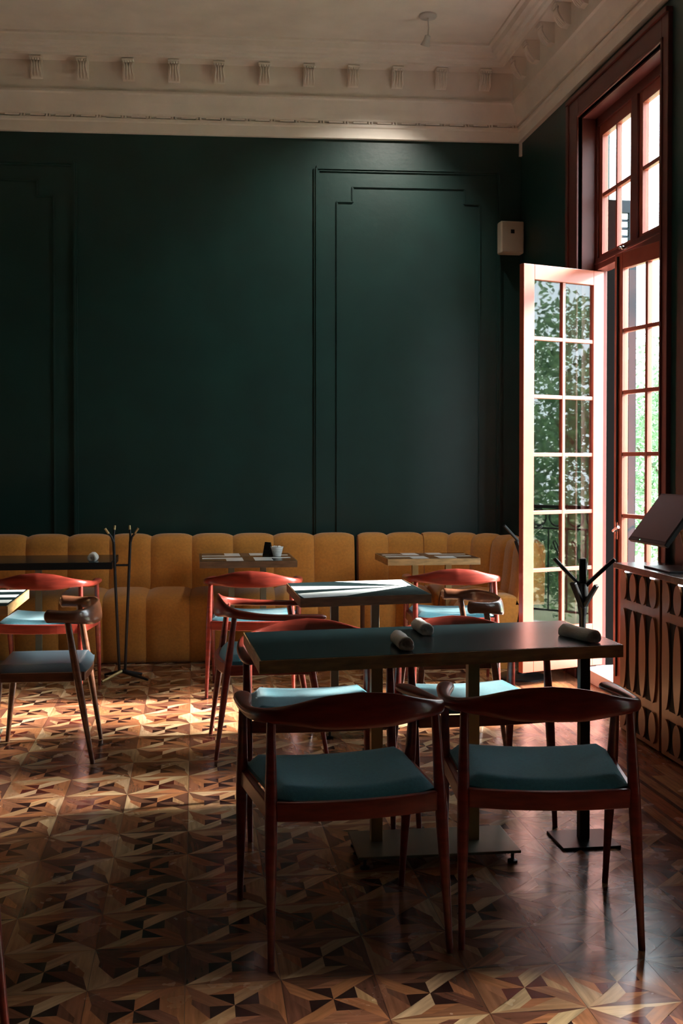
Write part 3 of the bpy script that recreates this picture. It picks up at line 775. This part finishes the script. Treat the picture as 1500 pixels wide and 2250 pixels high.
# ------------------------------------------------------------------ table-top items
def napkin(label, loc, ang, L=.14, r=.0235, grp='rolled white napkins', big=0):
    mb = MB(); N = 36; rings = []; seed = hash(label) % 7
    prof = [(-.5, .0, .35), (-.47, .0, .0), (-.5, .45, .0), (-.505, .62, .0), (-.5, .85, 0), (-.485, .98, 0)] + [(q, 1.0, 0) for q in (-.4, -.3, -.2, -.1, 0, .1, .2, .3, .4)] + [(.485, .98, 0), (.5, .85, 0), (.503, .70, 0)]
    prof = [(-.42, .02), (-.425, .30), (-.455, .42), (-.495, .55), (-.505, .72), (-.50, .90), (-.48, 1.0)] + [(q*.1, 1.0) for q in range(-4, 5)] + [(.48, 1.0), (.50, .90), (.505, .72), (.495, .55), (.455, .42), (.425, .30), (.42, .02)]
    vs = []
    for i, (x, q) in enumerate(prof):
        for k in range(N):
            a = 2*PI*k/N
            rr = r*q*(1 + .035*math.sin(3*a+x*9+loc[0]*9) + .02*math.sin(7*a-x*14)) * (1 + (.09*(a/(2*PI)) if q > .4 else 0))
            xx = L*x + (.008*math.sin(a+1+x) if abs(x) > .43 else 0)
            zz = rr*math.sin(a)
            if zz < -r*.82: zz = -r*.82
            vs.append((xx, rr*math.cos(a), zz + r*.83))
    m = len(prof)
    fs = [(i*N+k, i*N+(k+1) % N, (i+1)*N+(k+1) % N, (i+1)*N+k) for i in range(m-1) for k in range(N)]
    mb.add(vs, fs)
    o = mb.build('napkin_roll', 'napkin', smooth=True); o.modifiers.clear()
    o.location = loc; o.rotation_euler = (0, 0, ang); tag(o, label, 'napkin', grp); return o
napkin('rolled white napkin nearest the front edge in the middle of the large dark table', (.742, 4.05, .7505), R(-90), .185, .026)
napkin('rolled white napkin at the back edge in the middle of the large dark table', (.885, 4.385, .7505), R(-89), .175, .025)
napkin('rolled white napkin at the right end of the large dark table', (1.440, 4.145, .7505), R(-74), .20, .025)
napkin('rolled white napkin lying on the long black table', (-.685, 7.85, .7505), R(-91), .13, .030)

def bowl():
    loc = (.577, 8.06, .7505)
    t = thing('sugar_bowl', 'white ridged china bowl of paper sachets on the banquette table', 'bowl', loc)
    pr = [(0, .004), (.024, .002), (.028, 0), (.030, .004)]
    for k in range(9): pr += [(.030+.014*k/9+.0012, .008+k*.0062), (.030+.014*k/9-.0002, .011+k*.0062)]
    pr += [(.046, .066), (.045, .069), (.042, .066), (.030, .012), (0, .010)]
    MB().lathe(pr, 32).build('bowl_body', 'china', t, smooth=True)
    grp = 'sugar sachets standing in the white bowl'
    for k in range(6):
        a = k*1.05; s = MB(); s.box(-.020, .020, -.002, .002, 0, .052)
        o = s.build('sugar_sachet', 'paper'); o.location = (loc[0]+.014*math.cos(a), loc[1]+.014*math.sin(a), loc[2]+.022)
        o.rotation_euler = (R(12*math.sin(a)), R(12*math.cos(a)), a+1.2)
        tag(o, 'white paper sachet standing in the china bowl', 'sachet', grp)
bowl()
def menu_card():
    t = thing('table_card', 'small dark folded table card standing beside the white bowl', 'card', (.515, 8.10, .7505), R(-58))
    for s, m in ((1, 'black'), (-1, 'blacktop')):
        MB().box(-.035, .035, -.001, .001, 0, .10, 0, Matrix.Translation((0, s*.022, 0)) @ Matrix.Rotation(R(12*s), 4, 'X')).build('card_panel', m, t)
    MB().box(-.03, .03, -.0005, .0005, .015, .045, 0, Matrix.Translation((0, -.0245, 0)) @ Matrix.Rotation(R(-12), 4, 'X')).build('printed_strip', 'shutter', t)
menu_card()

# ------------------------------------------------------------------ wall speaker, ceiling spotlight
def speaker():
    p = BW(uX(2.405), .10)
    t = thing('wall_speaker', 'beige box speaker on the green wall in the corner above the open door', 'speaker', (p.x, p.y, 3.01), R(2))
    MB().box(-.092, .092, -.045, .055, 0, .245).build('cabinet', 'beige', t, bevel=.012, seg=3)
    MB().box(-.080, .080, -.047, -.045, .012, .233).build('grille', mat('beige_speaker_cloth', (.36, .31, .24), .9, bump=.3, bscale=500), t, bevel=.001)
    MB().box(-.014, .014, -.0495, -.047, .150, .178).build('badge', 'black', t)
    MB().box(-.03, .03, .055, .098, .08, .16).build('bracket', 'blackmetal', t)
speaker()
def spotlight():
    t = thing('ceiling_spotlight', 'small white spotlight hanging from the cream ceiling', 'lamp', (1.60, 7.76, 4.5))
    MB().lathe([(.060, 0), (.062, -.012), (.055, -.020), (.01, -.022)][::-1], 28).build('canopy', 'lampwhite', t, smooth=True)
    MB().tube([(0, 0, -.02), (.004, 0, -.09), (.0, 0, -.145)], .0045, 8).build('stem', 'lampwhite', t, smooth=True)
    d = Vector((-.22, .42, -.88)).normalized()
    mx = Matrix.Translation((0, 0, -.145)) @ d.to_track_quat('Z', 'Y').to_matrix().to_4x4()
    h = MB().lathe([(.008, -.006), (.021, .0), (.023, .028), (.024, .032), (.033, .062), (.034, .068), (.030, .068), (.026, .060)], 24, (0, 0, 0), 0, mx).build('lamp_head', 'lampwhite', t, smooth=True)
    MB().lathe([(0, .0625), (.029, .0625)], 20, (0, 0, 0), 0, mx).build('lens', 'bulb', h)
    tip = Vector((1.60, 7.76, 4.355)) + d*.085
    l = light('spot_lamp', 'SPOT', tip, (0, 0, 0), 105, (1, .93, .82), spot_size=R(95), spot_blend=.9, shadow_soft_size=.03)
    aim(l, d); l.parent = t; l.matrix_parent_inverse = Matrix.Translation((-1.60, -7.76, -4.5))
spotlight()

# ------------------------------------------------------------------ outside: balcony, railing, shutters, garden
struct(MB().box(WX+.19, 4.35, -3.4, 10, -.12, .07).build('trim_balcony', 'stone'))
def railing():
    t = thing('balcony_railing', 'black wrought iron balcony railing with rings outside the windows', 'railing', (4.2, 3.3, .07))
    L0, L1 = -5.2, 6.2
    for z, r in ((.98, .022), (.80, .012), (.12, .012)):
        MB().box(-r, r, L0, L1, z-r*.6, z+r*.6).build('rail', 'iron', t)
    mb = MB(); y = L0+.08
    while y < L1:
        ring = [(0, y+.07*math.cos(2*PI*k/16), .89+.07*math.sin(2*PI*k/16)) for k in range(17)]
        mb.tube(ring, .008, 6, caps=False)
        mb.tube([(0, y-.08, .12), (0, y-.08, .80)], .008, 6)
        sc = [(0, y+.05*math.cos(a)*(1-a/9), .45+.18*math.sin(a/2)+.02*a) for a in [q*.45 for q in range(14)]]
        mb.tube(sc, .007, 6, caps=False)
        y += .17
    mb.build('scroll_balusters', 'iron', t, smooth=True)
railing()
def shutter(ya, x0, label):
    t = thing('window_shutter', label, 'shutter', (x0, ya, .09), 0, 'folded louvred shutters')
    w = .20; H = 3.04
    MB().box(0, .095, -.022, .020, 0, H).build('hinge_stile', 'stile', t)  # wide dark strip standing in for the shade in the door gap
    f = MB(); f.box(w-.05, w, -.018, .018, 0, H)
    for z in (0, 1.0, 2.0, H-.08): f.box(.09, w-.05, -.018, .018, z, z+.08)
    f.build('shutter_frame', 'shutter', t)
    s = MB(); z = .10
    while z < H-.12:
        s.box(.09, w-.05, -.014, .014, 0, .006, 0, Matrix.Translation((0, 0, z)) @ Matrix.Rotation(R(38), 4, 'X')); z += .052
    s.build('louvres', 'shutter', t)
shutter(7.19, 2.672, 'blue-grey louvred shutter folded back outside the far jamb of the glazed doors')

def light_block_shutter(ya, yb, z0, z1, label):  # unseen panels added to cut daylight from the two out-of-view windows
    t = thing('window_shutter', label, 'shutter', (2.74, (ya+yb)/2, z0), 0, 'added light-blocking shutters')
    hw = (yb-ya)/2+.02; h = z1-z0
    f = MB()
    for a in (-hw, -.03, hw-.06): f.box(-.02, .02, a, a+.06, 0, h)
    f.box(-.02, .02, -hw, hw, 0, .07); f.box(-.02, .02, -hw, hw, h-.07, h); f.build('shutter_frame', 'shutter', t)
    s = MB(); z = .07
    while z < h-.07:
        s.box(-.02, .02, -hw+.05, hw-.05, 0, .006, 0, Matrix.Translation((0, 0, z)) @ Matrix.Rotation(R(55), 4, 'Y')); z += .028
    s.build('louvres', 'shutter', t)
light_block_shutter(4.45, 5.15, 2.15, 3.66, 'added unseen louvred shutter holding back light at the window above the sideboard')
light_block_shutter(2.45, 3.02, 1.40, 3.66, 'added unseen louvred shutter holding back light at the window nearest the viewer')
def tree(label, loc, h, rad, nleaf, seed, base=.8, name='garden_tree', trunk=True):
    rnd = random.Random(seed)
    t = thing(name, label, 'tree', loc, 0, 'trees in the garden')
    if trunk:
        tb = MB(); tb.tube([(0, 0, 0), (.05, .03, h*.3), (0, .08, h*.62)], [.11, .09, .05], 10)
        for k in range(5):
            a = k*1.3; tb.tube([(.03, .04, h*(.28+.06*k)), (math.cos(a)*rad*.55, math.sin(a)*rad*.55, h*(.5+.08*k))], [.04, .015], 7)
        tb.build('trunk', 'bark', t, smooth=True)
    mb = MB(); blobs = []
    for k in range(16):
        a = rnd.uniform(0, 2*PI); r = rad*rnd.uniform(.1, .75); z = rnd.uniform(base, h)
        blobs.append((r*math.cos(a), r*math.sin(a), z, rad*rnd.uniform(.28, .5)))
    for k in range(nleaf):
        b = rnd.choice(blobs)
        d = Vector((rnd.gauss(0, 1), rnd.gauss(0, 1), rnd.gauss(0, 1))).normalized()*b[3]*rnd.uniform(.6, 1.05)
        p = Vector(b[:3]) + d; s = rnd.uniform(.035, .075)
        q = Euler((rnd.uniform(-1.2, 1.2), rnd.uniform(-1.2, 1.2), rnd.uniform(0, 6.3))).to_matrix()
        pts = [(-s*.45, 0, 0), (0, -s*.9, .01), (s*.45, 0, 0), (0, s*.9, .01)]
        mb.add([q @ Vector(v) + p for v in pts], [(0, 1, 2, 3)])
    mb.build('foliage', 'leaf', t)
    return t
struct(MB().box(4.35, 40, -25, 30, -.9, -.8).build('trim_garden_ground', 'lawn'))
spec = [(9.5, 21, 4.4, 1.9), (7.8, 17.5, 4.0, 1.6), (10.5, 15.5, 4.6, 1.9), (8.6, 12.5, 4.1, 1.6), (12, 26, 5.0, 2.2),
        (8.5, -1.5, 4.0, 1.7), (10.5, 1.8, 4.4, 1.9), (8.6, 4.4, 3.8, 1.5), (9.5, -5.5, 4.6, 2.0), (10.5, 8.6, 4.3, 1.7), (13, -1.5, 5.0, 2.2)]
names = ['tallest leafy tree farthest down the garden, seen through the right-hand glazed door', 'leafy tree in the middle of the garden view through the right-hand glazed door', 'broad leafy tree behind the middle of the garden', 'leafy tree nearest the louvred shutter', 'large leafy tree at the far end of the garden',
         'leafy tree reflected at the left of the open door glass', 'leafy tree reflected in the middle of the open door glass', 'small leafy tree close to the balcony railing', 'leafy tree at the near end of the garden', 'leafy tree opposite the open door', 'tall tree behind the reflected garden trees']
for k, (x, y, h, r) in enumerate(spec):
    tree(names[k], (x, y, -.8), h, r, 7500, 10+k)
